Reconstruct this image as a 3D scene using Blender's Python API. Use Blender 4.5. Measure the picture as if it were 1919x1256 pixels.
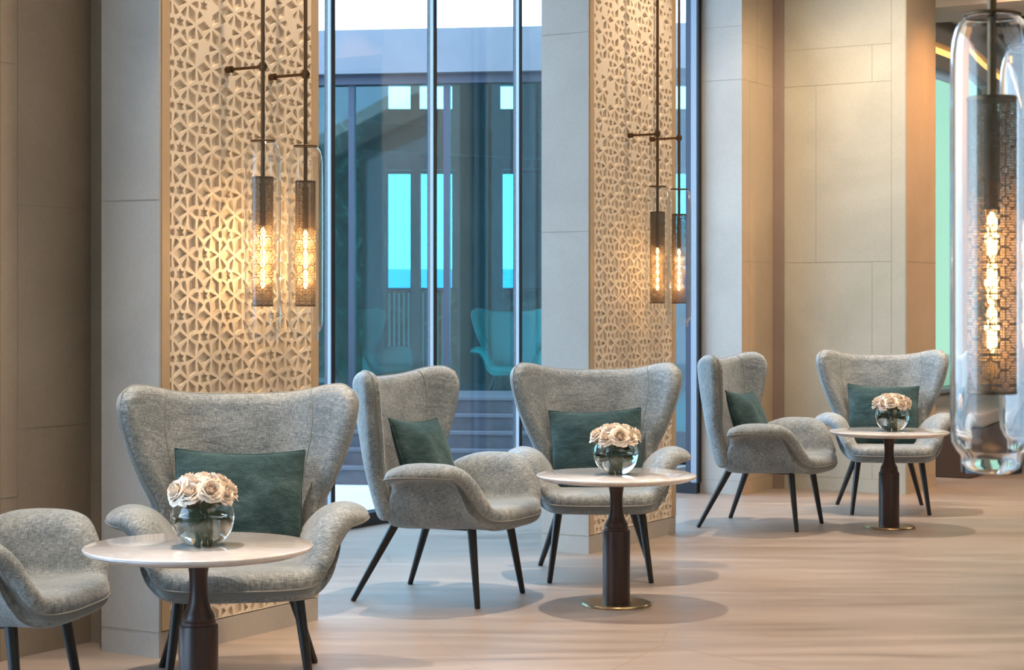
import bpy, math, random
import numpy as np
from mathutils import Vector, Matrix
from mathutils.geometry import delaunay_2d_cdt

random.seed(7)
SC = bpy.context.scene
for o in list(bpy.data.objects):
    bpy.data.objects.remove(o)
COL = SC.collection

# ---------------------------------------------------------------- camera
FPX = 3460.0
cam_d = bpy.data.cameras.new('camera')
cam = bpy.data.objects.new('camera', cam_d)
COL.objects.link(cam)
cam_d.sensor_width = 36.0
cam_d.lens = 36.0 * FPX / 1919.0
cam_d.shift_y = -(628 - 576) / 1919.0
cam.location = (0, 0, 1.3)
cam.rotation_euler = (math.radians(90), 0, 0)
cam_d.clip_end = 2000
cam_d.dof.use_dof = True
cam_d.dof.focus_distance = 8.0
cam_d.dof.aperture_fstop = 11
SC.camera = cam
SC.view_settings.view_transform = 'Standard'
SC.view_settings.look = 'None'
SC.view_settings.gamma = 1
SC.view_settings.use_curve_mapping = False
SC.view_settings.exposure = 0.6
SC.cycles.use_denoising = True
SC.cycles.max_bounces = 14
SC.cycles.transparent_max_bounces = 24
SC.cycles.transmission_bounces = 12
SC.cycles.sample_clamp_indirect = 6
SC.cycles.blur_glossy = 0.5

# ---------------------------------------------------------------- world
W = bpy.data.worlds.new('sky')
SC.world = W
W.use_nodes = True
wn = W.node_tree
wn.nodes.clear()
wo = wn.nodes.new('ShaderNodeOutputWorld')
wb = wn.nodes.new('ShaderNodeBackground')
wt = wn.nodes.new('ShaderNodeTexCoord')
wz = wn.nodes.new('ShaderNodeTexNoise')
wz.inputs['Scale'].default_value = 2.2
wz.inputs['Detail'].default_value = 5
wr = wn.nodes.new('ShaderNodeValToRGB')
wr.color_ramp.elements[0].position = 0.35
wr.color_ramp.elements[0].color = (0.50, 0.72, 1.0, 1)
wr.color_ramp.elements[1].position = 0.6
wr.color_ramp.elements[1].color = (0.72, 0.87, 1.0, 1)
wn.links.new(wt.outputs['Generated'], wz.inputs['Vector'])
wn.links.new(wz.outputs['Fac'], wr.inputs['Fac'])
wn.links.new(wr.outputs['Color'], wb.inputs['Color'])
wb.inputs['Strength'].default_value = 5.0
wn.links.new(wb.outputs['Background'], wo.inputs['Surface'])

# ---------------------------------------------------------------- ground plan frame (u runs along the window wall, n into the room)
A = np.array([-1.306, 6.83])
U = np.array([0.51, 0.86]); U = U / np.linalg.norm(U)
N = np.array([U[1], -U[0]])
def un(u, n, z=0.0):
    p = A + U * u + N * n
    return (float(p[0]), float(p[1]), float(z))
UANG = math.atan2(U[1], U[0])

# ---------------------------------------------------------------- lights
WARM = (1.0, 0.66, 0.38)
WARMW = (1.0, 0.84, 0.68)
def spot(name, loc, target, energy, color, size=60, blend=0.6, radius=0.06):
    d = bpy.data.lights.new(name, 'SPOT')
    d.energy = energy; d.color = color
    d.spot_size = math.radians(size); d.spot_blend = blend; d.shadow_soft_size = radius
    o = bpy.data.objects.new(name, d); COL.objects.link(o)
    o.location = loc
    o.rotation_euler = (Vector(target) - Vector(loc)).to_track_quat('-Z', 'Y').to_euler()
    return o
def area(name, loc, target, energy, color, sx, sy, portal=False):
    d = bpy.data.lights.new(name, 'AREA')
    d.shape = 'RECTANGLE'; d.size = sx; d.size_y = sy
    d.energy = energy; d.color = color
    o = bpy.data.objects.new(name, d); COL.objects.link(o)
    o.location = loc
    o.rotation_euler = (Vector(target) - Vector(loc)).to_track_quat('-Z', 'Y').to_euler()
    if portal: d.cycles.is_portal = True
    return o
TABLES = [(-0.961, 5.66), (0.456, 8.07), (2.226, 10.9)]
for i, (tx, ty) in enumerate(TABLES):
    spot('downlight', (tx - 0.40, ty + 0.60, 3.95), (tx + 0.05, ty - 0.1, 0), 330, WARMW, 62, 0.8, 0.03)
    spot('downlight', (tx + 1.5, ty - 0.2, 3.95), (tx + 1.5, ty + 0.1, 0), 220, WARM, 80, 0.9, 0.05)
for (u0) in (0.49, 3.91):
    c = un(u0, 0.75, 4.0)
    spot('wall_washer', c, un(u0, 0.0, 1.7), 105, (1.0, 0.73, 0.48), 75, 1.0, 0.05)
spot('wall_washer', un(-0.7, 0.9, 4.0), un(-0.6, -0.4, 1.0), 16, WARM, 80, 1.0, 0.05)
spot('wall_washer', un(6.4, 0.35, 4.0), un(6.9, -0.5, 1.2), 60, (1.0, 0.74, 0.46), 80, 1.0, 0.05)
spot('wall_washer', un(7.6, 1.4, 4.0), un(7.6, 0.4, 1.6), 190, (1.0, 0.50, 0.20), 70, 1.0, 0.05)
spot('wall_washer', un(5.6, 1.1, 4.1), un(7.2, 0.1, 1.9), 200, (1.0, 0.80, 0.58), 85, 1.0, 0.1)
area('ceiling_light', (3.4, 5.5, 4.1), (3.2, 5.5, 0), 40, WARMW, 4, 3)  # unseen soft area lamps added under the ceiling as fill
area('ceiling_light', (3.5, 1.0, 4.1), (1.2, 4.0, 0), 32, WARMW, 4, 3)
area('ceiling_light', un(9.5, 3.5, 3.6), un(10.5, 2.4, 0), 150, WARMW, 4, 3)  # unseen fill added to brighten the far space

# ---------------------------------------------------------------- helpers
def tag(o, label=None, cat=None, group=None, kind=None):
    if label: o['label'] = label
    if cat: o['category'] = cat
    if group: o['group'] = group
    if kind: o['kind'] = kind
    return o
def empty(name, loc=(0, 0, 0), rz=0.0, label=None, cat=None, group=None):
    o = bpy.data.objects.new(name, None); COL.objects.link(o)
    o.empty_display_size = 0.1
    o.location = loc; o.rotation_euler = (0, 0, rz)
    return tag(o, label, cat, group)
class MB:
    def __init__(s): s.v = []; s.f = []; s.m = []; s.uv = {}
    def add(s, verts, faces, mi=0):
        b = len(s.v)
        s.v += [tuple(float(c) for c in p) for p in verts]
        for f in faces:
            s.f.append(tuple(b + i for i in f)); s.m.append(mi)
        return b
    def prism(s, pts, z0, z1, mi=0):
        n = len(pts)
        v = [(p[0], p[1], z0) for p in pts] + [(p[0], p[1], z1) for p in pts]
        f = [tuple(range(n - 1, -1, -1)), tuple(range(n, 2 * n))] + [(i, (i + 1) % n, n + (i + 1) % n, n + i) for i in range(n)]
        s.add(v, f, mi)
    def box(s, c, d, mi=0, rz=0.0):
        x, y, z = d[0] / 2, d[1] / 2, d[2] / 2
        ca, sa = math.cos(rz), math.sin(rz)
        pts = [(c[0] + a * x * ca - b * y * sa, c[1] + a * x * sa + b * y * ca) for a, b in ((-1, -1), (1, -1), (1, 1), (-1, 1))]
        s.prism(pts, c[2] - z, c[2] + z, mi)
    def ublock(s, u0, u1, n0, n1, z0, z1, mi=0):
        s.prism([un(u0, n1)[:2], un(u1, n1)[:2], un(u1, n0)[:2], un(u0, n0)[:2]], z0, z1, mi)
    def lathe(s, prof, seg=32, c=(0, 0, 0), mi=0, cap0=True, cap1=True):
        v = []; f = []
        for r, z in prof:
            for k in range(seg):
                a = 2 * math.pi * k / seg
                v.append((c[0] + r * math.cos(a), c[1] + r * math.sin(a), c[2] + z))
        for i in range(len(prof) - 1):
            for k in range(seg):
                k2 = (k + 1) % seg
                f.append((i * seg + k, i * seg + k2, (i + 1) * seg + k2, (i + 1) * seg + k))
        if cap0: f.append(tuple(range(seg - 1, -1, -1)))
        if cap1: f.append(tuple((len(prof) - 1) * seg + k for k in range(seg)))
        s.add(v, f, mi)
    def tube(s, pts, r, seg=10, mi=0, closed=False):
        pts = [Vector(p) for p in pts]; n = len(pts)
        rs = r if hasattr(r, '__len__') else [r] * n
        v = []; f = []; ref = None
        for i, p in enumerate(pts):
            if closed: t = (pts[(i + 1) % n] - pts[(i - 1) % n])
            else: t = pts[min(i + 1, n - 1)] - pts[max(i - 1, 0)]
            t.normalize()
            if ref is None:
                ref = Vector((0, 0, 1)) if abs(t.z) < 0.9 else Vector((1, 0, 0))
            a = ref - t * ref.dot(t); a.normalize(); ref = a
            b = t.cross(a)
            for k in range(seg):
                q = 2 * math.pi * k / seg
                v.append(p + (a * math.cos(q) + b * math.sin(q)) * rs[i])
        m = n if closed else n - 1
        for i in range(m):
            j = (i + 1) % n
            for k in range(seg):
                k2 = (k + 1) % seg
                f.append((i * seg + k, i * seg + k2, j * seg + k2, j * seg + k))
        if not closed:
            f.append(tuple(range(seg - 1, -1, -1))); f.append(tuple((n - 1) * seg + k for k in range(seg)))
        s.add(v, f, mi)
    def mesh(s, name, mats, smooth=False, angle=None):
        me = bpy.data.meshes.new(name)
        me.from_pydata(s.v, [], s.f)
        for m in (mats if isinstance(mats, (list, tuple)) else [mats]): me.materials.append(m)
        me.polygons.foreach_set('material_index', s.m)
        me.update()
        if smooth:
            me.polygons.foreach_set('use_smooth', [True] * len(me.polygons))
            if angle: me.set_sharp_from_angle(angle=math.radians(angle))
        return me
    def build(s, name, mats, parent=None, smooth=False, angle=None, loc=None):
        o = bpy.data.objects.new(name, s.mesh(name, mats, smooth, angle)); COL.objects.link(o)
        if parent: o.parent = parent
        if loc: o.location = loc
        return o
def copy_tree(o, parent=None):
    c = o.copy(); COL.objects.link(c); c.parent = parent
    for ch in list(o.children): copy_tree(ch, c)
    return c

# ---------------------------------------------------------------- materials
class M:
    def __init__(s, name):
        s.mat = bpy.data.materials.new(name); s.mat.use_nodes = True
        s.nt = s.mat.node_tree; s.nt.nodes.clear()
        s.out = s.nt.nodes.new('ShaderNodeOutputMaterial')
    def n(s, t, **kw):
        nd = s.nt.nodes.new('ShaderNode' + t)
        for k, v in kw.items():
            if k.startswith('_'): setattr(nd, k[1:], v)
            else:
                key = int(k[1:]) if k[0] == 'i' and k[1:].isdigit() else k.replace('__', ' ')
                if hasattr(v, 'links') or isinstance(v, bpy.types.NodeSocket): s.nt.links.new(v, nd.inputs[key])
                else: nd.inputs[key].default_value = v
        return nd
    def ramp(s, fac, stops):
        r = s.n('ValToRGB'); s.nt.links.new(fac, r.inputs[0])
        e = r.color_ramp.elements
        while len(e) < len(stops): e.new(0.5)
        for el, (p, c) in zip(e, stops):
            el.position = p; el.color = tuple(c) + (1,) if len(c) == 3 else c
        return r.outputs['Color']
    def coord(s, which='Object', scale=(1, 1, 1), rot=(0, 0, 0)):
        t = s.n('TexCoord'); m = s.n('Mapping')
        s.nt.links.new(t.outputs[which], m.inputs[0])
        m.inputs['Scale'].default_value = scale; m.inputs['Rotation'].default_value = rot
        return m.outputs[0]
    def noise(s, vec, scale, detail=4, rough=0.5, dist=0.0):
        n = s.n('TexNoise', Scale=scale, Detail=detail, Roughness=rough, Distortion=dist)
        s.nt.links.new(vec, n.inputs['Vector'])
        return n.outputs['Fac']
    def math(s, op, a, b=None, clamp=False):
        m = s.n('Math'); m.operation = op; m.use_clamp = clamp
        for i, x in enumerate((a, b)):
            if x is None: continue
            if isinstance(x, (int, float)): m.inputs[i].default_value = x
            else: s.nt.links.new(x, m.inputs[i])
        return m.outputs[0]
    def mix(s, fac, a, b, mode='MIX'):
        m = s.n('MixRGB'); m.blend_type = mode
        for i, x in enumerate((fac, a, b)):
            if isinstance(x, (int, float)): m.inputs[i].default_value = x
            elif isinstance(x, tuple): m.inputs[i].default_value = x + (1,) if len(x) == 3 else x
            else: s.nt.links.new(x, m.inputs[i])
        return m.outputs[0]
    def bump(s, h, strength=0.3, dist=0.01):
        b = s.n('Bump'); b.inputs['Strength'].default_value = strength; b.inputs['Distance'].default_value = dist
        s.nt.links.new(h, b.inputs['Height'])
        return b.outputs[0]
    def pbr(s, color, rough=0.5, metal=0.0, normal=None, **kw):
        p = s.n('BsdfPrincipled')
        for k, v in (('Base Color', color), ('Roughness', rough), ('Metallic', metal)):
            if isinstance(v, tuple): p.inputs[k].default_value = v + (1,) if len(v) == 3 else v
            elif isinstance(v, (int, float)): p.inputs[k].default_value = v
            else: s.nt.links.new(v, p.inputs[k])
        if normal is not None: s.nt.links.new(normal, p.inputs['Normal'])
        for k, v in kw.items():
            p.inputs[k.replace('__', ' ')].default_value = v
        s.nt.links.new(p.outputs[0], s.out.inputs['Surface'])
        return s.mat

def stone(name, c0, c1, rough=0.6, scale=1.0):
    m = M(name); v = m.coord('Object', (1, 1, 1))
    a = m.noise(v, 1.3 * scale, 6, 0.6, 0.6); b = m.noise(v, 60 * scale, 3, 0.7)
    f = m.math('ADD', m.math('MULTIPLY', a, 0.75), m.math('MULTIPLY', b, 0.25))
    c = m.ramp(f, [(0.32, c0), (0.68, c1)])
    return m.pbr(c, rough, 0, m.bump(b, 0.15, 0.002))
MAT = {}
MAT['stone'] = stone('limestone', (0.40, 0.36, 0.27), (0.54, 0.49, 0.38))
MAT['stone_pale'] = stone('pale_limestone', (0.40, 0.365, 0.325), (0.53, 0.49, 0.44))
MAT['stone_brown'] = stone('brown_limestone', (0.32, 0.25, 0.18), (0.42, 0.34, 0.26))
MAT['joint'] = M('stone_joint').pbr((0.31, 0.26, 0.19), 0.9)
MAT['tan'] = stone('tan_stone', (0.36, 0.27, 0.18), (0.46, 0.35, 0.24))  # limestone with the warm, dimmer light of two wall faces put into its colour
MAT['strip'] = stone('mauve_brown_strip', (0.24, 0.17, 0.14), (0.30, 0.22, 0.18))
MAT['plaster'] = stone('plaster', (0.62, 0.56, 0.48), (0.70, 0.64, 0.56))
MAT['lattice'] = stone('carved_plaster', (0.78, 0.68, 0.55), (0.85, 0.75, 0.62), 0.7)
MAT['lattice_back'] = stone('recess_plaster', (0.74, 0.63, 0.50), (0.80, 0.70, 0.56), 0.8)
MAT['trim_wood'] = stone('panel_frame', (0.50, 0.36, 0.22), (0.58, 0.43, 0.28), 0.5)

def floor_mat():
    m = M('floor_stone'); v = m.coord('Object', (1, 1, 1), (0, 0, -0.5))
    st = m.coord('Object', (0.35, 2.6, 1), (0, 0, -0.25))
    a = m.noise(st, 1.6, 7, 0.6, 1.6); b = m.noise(v, 0.6, 3, 0.5, 0.4)
    vo = m.n('TexVoronoi', Scale=0.62, Randomness=0.85); vo.feature = 'DISTANCE_TO_EDGE'
    m.nt.links.new(v, vo.inputs['Vector'])
    vc = m.n('TexVoronoi', Scale=0.62, Randomness=0.85)
    m.nt.links.new(v, vc.inputs['Vector'])
    line = m.math('GREATER_THAN', 0.0018, vo.outputs['Distance'])
    f = m.math('ADD', m.math('MULTIPLY', a, 0.6), m.math('MULTIPLY', b, 0.4))
    c = m.ramp(f, [(0.3, (0.18, 0.138, 0.110)), (0.5, (0.295, 0.238, 0.198)), (0.7, (0.40, 0.332, 0.285))])
    sep = m.n('SeparateColor'); m.nt.links.new(vc.outputs['Color'], sep.inputs[0])
    c = m.mix(m.math('MULTIPLY', sep.outputs[0], 0.16), c, (0.30, 0.23, 0.18))
    c = m.mix(m.math('MULTIPLY', line, 0.55), c, (0.22, 0.16, 0.12))
    r = m.math('ADD', m.math('MULTIPLY', a, 0.2), 0.30)
    return m.pbr(c, r, 0, m.bump(m.math('SUBTRACT', m.math('MULTIPLY', a, 0.1), line), 0.15, 0.002))
MAT['floor'] = floor_mat()

def fabric():
    m = M('slub_woven_velvet')
    v1 = m.coord('UV', (900, 160, 1)); v2 = m.coord('UV', (160, 900, 1)); v = m.coord('UV', (1, 1, 1))
    a = m.noise(v1, 0.32, 4, 0.6, 0.3); b = m.noise(v2, 0.32, 4, 0.6, 0.3)
    w = m.math('MULTIPLY', m.math('ADD', a, b), 0.5)
    big = m.noise(v, 7, 4, 0.6)
    f = m.math('ADD', m.math('MULTIPLY', w, 0.75), m.math('MULTIPLY', big, 0.25))
    c = m.ramp(f, [(0.38, (0.080, 0.104, 0.115)), (0.5, (0.225, 0.252, 0.262)), (0.63, (0.45, 0.46, 0.445))])
    wr = m.noise(m.coord('UV', (5, 14, 1)), 1.0, 3, 0.6, 0.8)
    h = m.math('ADD', m.math('MULTIPLY', w, 0.30), m.math('MULTIPLY', wr, 1.1))
    return m.pbr(c, 0.62, 0, m.bump(h, 0.55, 0.010), Sheen__Weight=0.35, Sheen__Roughness=0.4, Specular__IOR__Level=0.35)
MAT['fabric'] = fabric()
MAT['piping'] = M('piping_cord').pbr((0.24, 0.245, 0.23), 0.7)
def velvet():
    m = M('teal_velvet'); v = m.coord('Object', (1, 1, 1)); v2 = m.coord('Object', (1, 1, 2.2), (0, 0.5, 0))
    a = m.noise(v2, 6, 6, 0.7, 0.25); b = m.noise(v, 240, 2)
    c = m.ramp(m.math('ADD', m.math('MULTIPLY', a, 0.8), m.math('MULTIPLY', b, 0.2)),
               [(0.36, (0.016, 0.034, 0.037)), (0.52, (0.036, 0.066, 0.070)), (0.64, (0.072, 0.115, 0.118))])
    return m.pbr(c, 1.0, 0, m.bump(m.math('ADD', a, m.math('MULTIPLY', b, 0.15)), 0.55, 0.02), Sheen__Weight=0.30, Sheen__Roughness=0.45, Sheen__Tint=(0.5, 0.75, 0.75, 1), Specular__IOR__Level=0.1)
MAT['velvet'] = velvet()
MAT['black_wood'] = M('black_stained_wood').pbr((0.012, 0.010, 0.010), 0.38)
def walnut():
    m = M('dark_walnut'); v = m.coord('Object', (14, 14, 1.2))
    a = m.noise(v, 2.2, 5, 0.6, 0.8)
    return m.pbr(m.ramp(a, [(0.3, (0.018, 0.007, 0.005)), (0.7, (0.060, 0.024, 0.016))]), 0.35)
MAT['walnut'] = walnut()
MAT['bronze'] = M('aged_bronze').pbr((0.14, 0.085, 0.045), 0.38, 0.9)
MAT['brass'] = M('dark_brass').pbr((0.40, 0.29, 0.16), 0.28, 1.0)
def marble():
    m = M('pale_marble'); v = m.coord('Object', (1, 1, 1), (0, 0, 0.6))
    a = m.noise(v, 4.5, 8, 0.65, 2.0)
    return m.pbr(m.ramp(a, [(0.3, (0.58, 0.53, 0.50)), (0.5, (0.68, 0.63, 0.60)), (0.7, (0.74, 0.70, 0.67))]), 0.10, 0, None, Coat__Weight=0.5, Coat__Roughness=0.04)
MAT['marble'] = marble()
MAT['alu'] = M('pale_aluminium').pbr((0.30, 0.35, 0.42), 0.45, 0.1)
MAT['black_metal'] = M('black_metal').pbr((0.012, 0.014, 0.018), 0.35, 0.3)
MAT['dark_frame'] = M('slate_frame').pbr((0.035, 0.045, 0.075), 0.4, 0.2)
def thin_glass(name, tint, refl=0.10, edge=0.5, blend=0.35):
    m = M(name)
    lw = m.n('LayerWeight'); lw.inputs[0].default_value = blend
    t = m.n('BsdfTransparent'); t.inputs[0].default_value = tint + (1,)
    g = m.n('BsdfGlossy'); g.inputs['Roughness'].default_value = 0.02; g.inputs['Color'].default_value = (1, 1, 1, 1)
    f = m.math('ADD', m.math('MULTIPLY', m.math('POWER', lw.outputs['Facing'], 3.0 if name != 'blown_glass' else 2.4), edge), refl, True)
    mx = m.n('MixShader'); m.nt.links.new(f, mx.inputs[0]); m.nt.links.new(t.outputs[0], mx.inputs[1]); m.nt.links.new(g.outputs[0], mx.inputs[2])
    m.nt.links.new(mx.outputs[0], m.out.inputs['Surface'])
    return m.mat
MAT['pane'] = thin_glass('window_glass', (0.84, 0.91, 0.965), 0.035, 0.35)
MAT['teal_pane'] = thin_glass('teal_tinted_glass', (0.50, 0.90, 0.91), 0.04, 0.3)
MAT['thin_glass'] = thin_glass('blown_glass', (0.96, 0.975, 0.98), 0.04, 1.15, 0.5)
def real_glass(name, ior, color=(1, 1, 1)):
    m = M(name); g = m.n('BsdfGlass'); g.inputs['IOR'].default_value = ior; g.inputs['Roughness'].default_value = 0
    g.inputs['Color'].default_value = color + (1,)
    m.nt.links.new(g.outputs[0], m.out.inputs['Surface'])
    return m.mat
MAT['glass'] = real_glass('clear_glass', 1.45)
MAT['water'] = real_glass('water', 1.33, (0.97, 1, 0.99))
def perforated():
    m = M('perforated_bronze')
    v = m.coord('UV', (1, 1, 1))
    d = m.n('TexVoronoi', Scale=235.0, Randomness=0.12); m.nt.links.new(v, d.inputs['Vector'])
    hole = m.math('LESS_THAN', d.outputs['Distance'], 0.36)
    sep = m.n('SeparateXYZ'); m.nt.links.new(v, sep.inputs[0])
    def star(cell, ox, oy, a, w):
        """distance fields of an eight-pointed star outline in a square cell, with straight links between stars"""
        def fold(c, o):
            q = m.math('ADD', m.math('DIVIDE', c, cell), 50.0 + o)
            return m.math('ABSOLUTE', m.math('SUBTRACT', m.math('FRACT', q), 0.5))
        x = fold(sep.outputs[0], ox); y = fold(sep.outputs[1], oy)
        mx_ = m.math('SUBTRACT', m.math('MAXIMUM', x, y), a)
        dg = m.math('SUBTRACT', m.math('MULTIPLY', m.math('ADD', x, y), 0.7071), a)
        sd = m.math('MINIMUM', mx_, dg)
        ln = m.math('LESS_THAN', m.math('ABSOLUTE', sd), w)
        lk = m.math('MULTIPLY', m.math('LESS_THAN', m.math('MINIMUM', x, y), w), m.math('GREATER_THAN', sd, 0.0))
        return m.math('MAXIMUM', ln, lk)
    lines = m.math('MAXIMUM', star(0.05089, 0, 0, 0.27, 0.024), star(0.05089, 0.5, 0.5, 0.12, 0.022))
    field = m.math('SUBTRACT', 1.0, lines)
    h = m.math('MULTIPLY', hole, field)
    p = m.n('BsdfPrincipled'); p.inputs['Base Color'].default_value = (0.15, 0.10, 0.058, 1); p.inputs['Metallic'].default_value = 0.25; p.inputs['Roughness'].default_value = 0.45
    t = m.n('BsdfTransparent')
    mx = m.n('MixShader'); m.nt.links.new(h, mx.inputs[0]); m.nt.links.new(p.outputs[0], mx.inputs[1]); m.nt.links.new(t.outputs[0], mx.inputs[2])
    m.nt.links.new(mx.outputs[0], m.out.inputs['Surface'])
    return m.mat
MAT['perforated'] = perforated()
def emit(name, c, s):
    m = M(name); e = m.n('Emission'); e.inputs[0].default_value = c + (1,); e.inputs[1].default_value = s
    m.nt.links.new(e.outputs[0], m.out.inputs['Surface']); return m.mat
MAT['filament'] = emit('glowing_filament', (1.0, 0.60, 0.24), 13)
MAT['cove'] = emit('cove_strip', (1.0, 0.50, 0.15), 1.3)
MAT['petal'] = M('rose_petal').pbr((0.92, 0.79, 0.66), 0.6, 0, None)
MAT['leaf'] = M('rose_leaf').pbr((0.035, 0.085, 0.018), 0.4)
MAT['stem'] = M('rose_stem').pbr((0.09, 0.13, 0.035), 0.5)
MAT['paving'] = stone('courtyard_paving', (0.50, 0.52, 0.53), (0.62, 0.64, 0.65))
def steps_mat():
    m = M('dark_step_stone'); v = m.coord('Object', (1, 1, 1)); a = m.noise(v, 8, 5, 0.7)
    return m.pbr(m.ramp(a, [(0.3, (0.025, 0.032, 0.045)), (0.7, (0.06, 0.07, 0.09))]), 0.45)
MAT['step'] = steps_mat()
MAT['step_top'] = M('step_tread').pbr((0.07, 0.085, 0.11), 0.6)
MAT['fascia'] = stone('render_fascia', (0.135, 0.155, 0.18), (0.165, 0.185, 0.22), 0.7)
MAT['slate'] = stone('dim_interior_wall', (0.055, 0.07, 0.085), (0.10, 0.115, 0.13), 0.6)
def green_marble():
    m = M('green_marble'); v = m.coord('Object', (1, 1, 1), (0.3, 0.9, 0.2))
    a = m.noise(v, 1.8, 8, 0.7, 3.0)
    return m.pbr(m.ramp(a, [(0.4, (0.02, 0.07, 0.07)), (0.55, (0.05, 0.13, 0.12)), (0.6, (0.14, 0.24, 0.22))]), 0.25)
MAT['green_marble'] = green_marble()
MAT['teal_fabric'] = M('teal_armchair_fabric').pbr((0.12, 0.42, 0.42), 0.7)
MAT['sea'] = M('sea').pbr((0.03, 0.22, 0.42), 0.5)
MAT['brown_fabric'] = M('brown_leather').pbr((0.075, 0.045, 0.032), 0.6)
MAT['grey_fabric'] = M('grey_cushion_fabric').pbr((0.30, 0.27, 0.25), 0.8)
MAT['dark_slat'] = M('dark_timber').pbr((0.03, 0.018, 0.012), 0.5)
MAT['mint'] = thin_glass('mint_glass', (0.33, 0.40, 0.31), 0.03, 0.2)

# ---------------------------------------------------------------- structure
HC = 4.3
def struct(name, mb, mats, parent=None, **k):
    o = mb.build(name, mats, parent, **k)
    o['kind'] = 'structure'
    return o
b = MB(); pts = [un(-14, -1.85)[:2], un(-14, 9)[:2], un(24, 9)[:2], un(24, -1.85)[:2]]
b.prism(pts, -0.15, 0.0)
struct('floor', b, MAT['floor'])
b = MB(); b.prism([un(-14, -1.95)[:2], un(-14, 9)[:2], un(7.9, 9)[:2], un(7.9, -1.95)[:2]], HC, HC + 0.2)
struct('ceiling', b, MAT['plaster'])
b = MB(); b.ublock(-14, 24, 8.8, 9, 0, HC); struct('wall_right', b, MAT['stone'])
b = MB(); b.ublock(-14.2, -14, -1.95, 9, 0, HC); struct('wall_back', b, MAT['stone'])
b = MB(); b.ublock(24, 24.2, -1.95, 9, 0, HC); struct('wall_far', b, MAT['stone'])

JW = 0.0024
def hj(b, axis, const, a0, a1, z, side=1, mi=1):
    """thin horizontal grout line on a plane: axis 'u' = plane n=const, 'n' = plane u=const"""
    e = 0.0012 * side
    if axis == 'u': b.ublock(a0, a1, min(const, const + e), max(const, const + e), z - JW / 2, z + JW / 2, mi)
    else: b.ublock(min(const, const + e), max(const, const + e), a0, a1, z - JW / 2, z + JW / 2, mi)
def vj(b, axis, const, a, z0, z1, side=1, mi=1):
    e = 0.0012 * side
    if axis == 'u': b.ublock(a - JW / 2, a + JW / 2, min(const, const + e), max(const, const + e), z0, z1, mi)
    else: b.ublock(min(const, const + e), max(const, const + e), a - JW / 2, a + JW / 2, z0, z1, mi)

# left recessed wall block
b = MB(); b.ublock(-0.75, 0.124, -1.95, -0.457, 0, HC)
for z in (0.13, 0.32, 0.85, 1.68 + 0.0, 2.9): hj(b, 'u', -0.457, -0.26, 0.124, z)
for z in (0.60, 2.2): hj(b, 'u', -0.457, -0.75, -0.26, z)
vj(b, 'u', -0.457, -0.26, 0, HC); vj(b, 'u', -0.457, -0.345, 0, HC)
struct('wall_left', b, [MAT['stone_brown'], MAT['joint']])
b = MB(); b.ublock(0.124, 0.5, -1.95, -0.285, 0, HC); 
struct('wall_left_return', b, [MAT['stone_brown'], MAT['joint']])

BASE = 0.095
def pier(u0, u1, name):
    b = MB()
    b.ublock(u0 + 0.0125, u1, -0.285, -0.0455, BASE, HC)                       # core
    b.ublock(u0 - 0.0, u1, -0.285, 0.0, 0, BASE)                  # plinth
    b.ublock(u0, u0 + 0.012, -0.285, 0.0, BASE, HC)       # side cladding
    hj(b, 'n', u0, -0.285, 0.0, BASE, -1); hj(b, 'n', u0, -0.285, 0, 1.70, -1); hj(b, 'n', u0, -0.285, 0, 2.75, -1)
    return struct(name, b, [MAT['stone_pale'], MAT['joint']])
pier(0, 0.98, 'wall_pier'); pier(3.35, 4.405, 'wall_pier')

# right-hand wall stepping out into the room
b = MB()
b.ublock(6.6, 7.32, -0.86, -0.54, 0, HC)
for z in (BASE, 1.62, 2.88, 3.14): hj(b, 'u', -0.54, 6.6, 7.32, z)
vj(b, 'u', -0.54, 6.72, 1.62, 2.88); vj(b, 'u', -0.54, 6.85, 2.88, HC); vj(b, 'u', -0.54, 6.72, BASE, 1.62)
b.ublock(6.592, 6.5995, -0.86, -0.542, 0, HC, 2)
for z in (BASE, 2.88, 3.25): hj(b, 'n', 6.592, -0.84, -0.542, z, -1)
struct('wall_right_recess', b, [MAT['tan'], MAT['joint'], MAT['stone_pale']])
b = MB()
b.ublock(7.2, 7.85, -0.4755, 0.42, 0, HC)
b.ublock(7.32, 7.85, -0.9, -0.4755, 0, HC)
zs = (BASE, 1.62, 2.88, 3.14)
for z in zs: hj(b, 'n', 7.2, -0.475, 0.32, z, -1)
vj(b, 'n', 7.2, 0.32, 0, HC, -1)
vj(b, 'n', 7.2, -0.235, 1.62, 2.88, -1); vj(b, 'n', 7.2, 0.18, 2.88, 3.14, -1); vj(b, 'n', 7.2, 0.18, BASE, 1.62, -1)
b.ublock(7.202, 7.85, 0.4205, 0.428, 0, HC, 2); hj(b, 'u', 0.428, 7.202, 7.85, BASE); hj(b, 'u', 0.428, 7.202, 7.85, 1.62)  # thin slab added to put the orange lamplight into this face's colour
struct('wall_right_pier', b, [MAT['stone'], MAT['joint'], MAT['tan']])
b = MB(); b.ublock(7.14, 7.199, -0.539, -0.4757, 0, HC); struct('trim_2', b, MAT['strip'])

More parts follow.
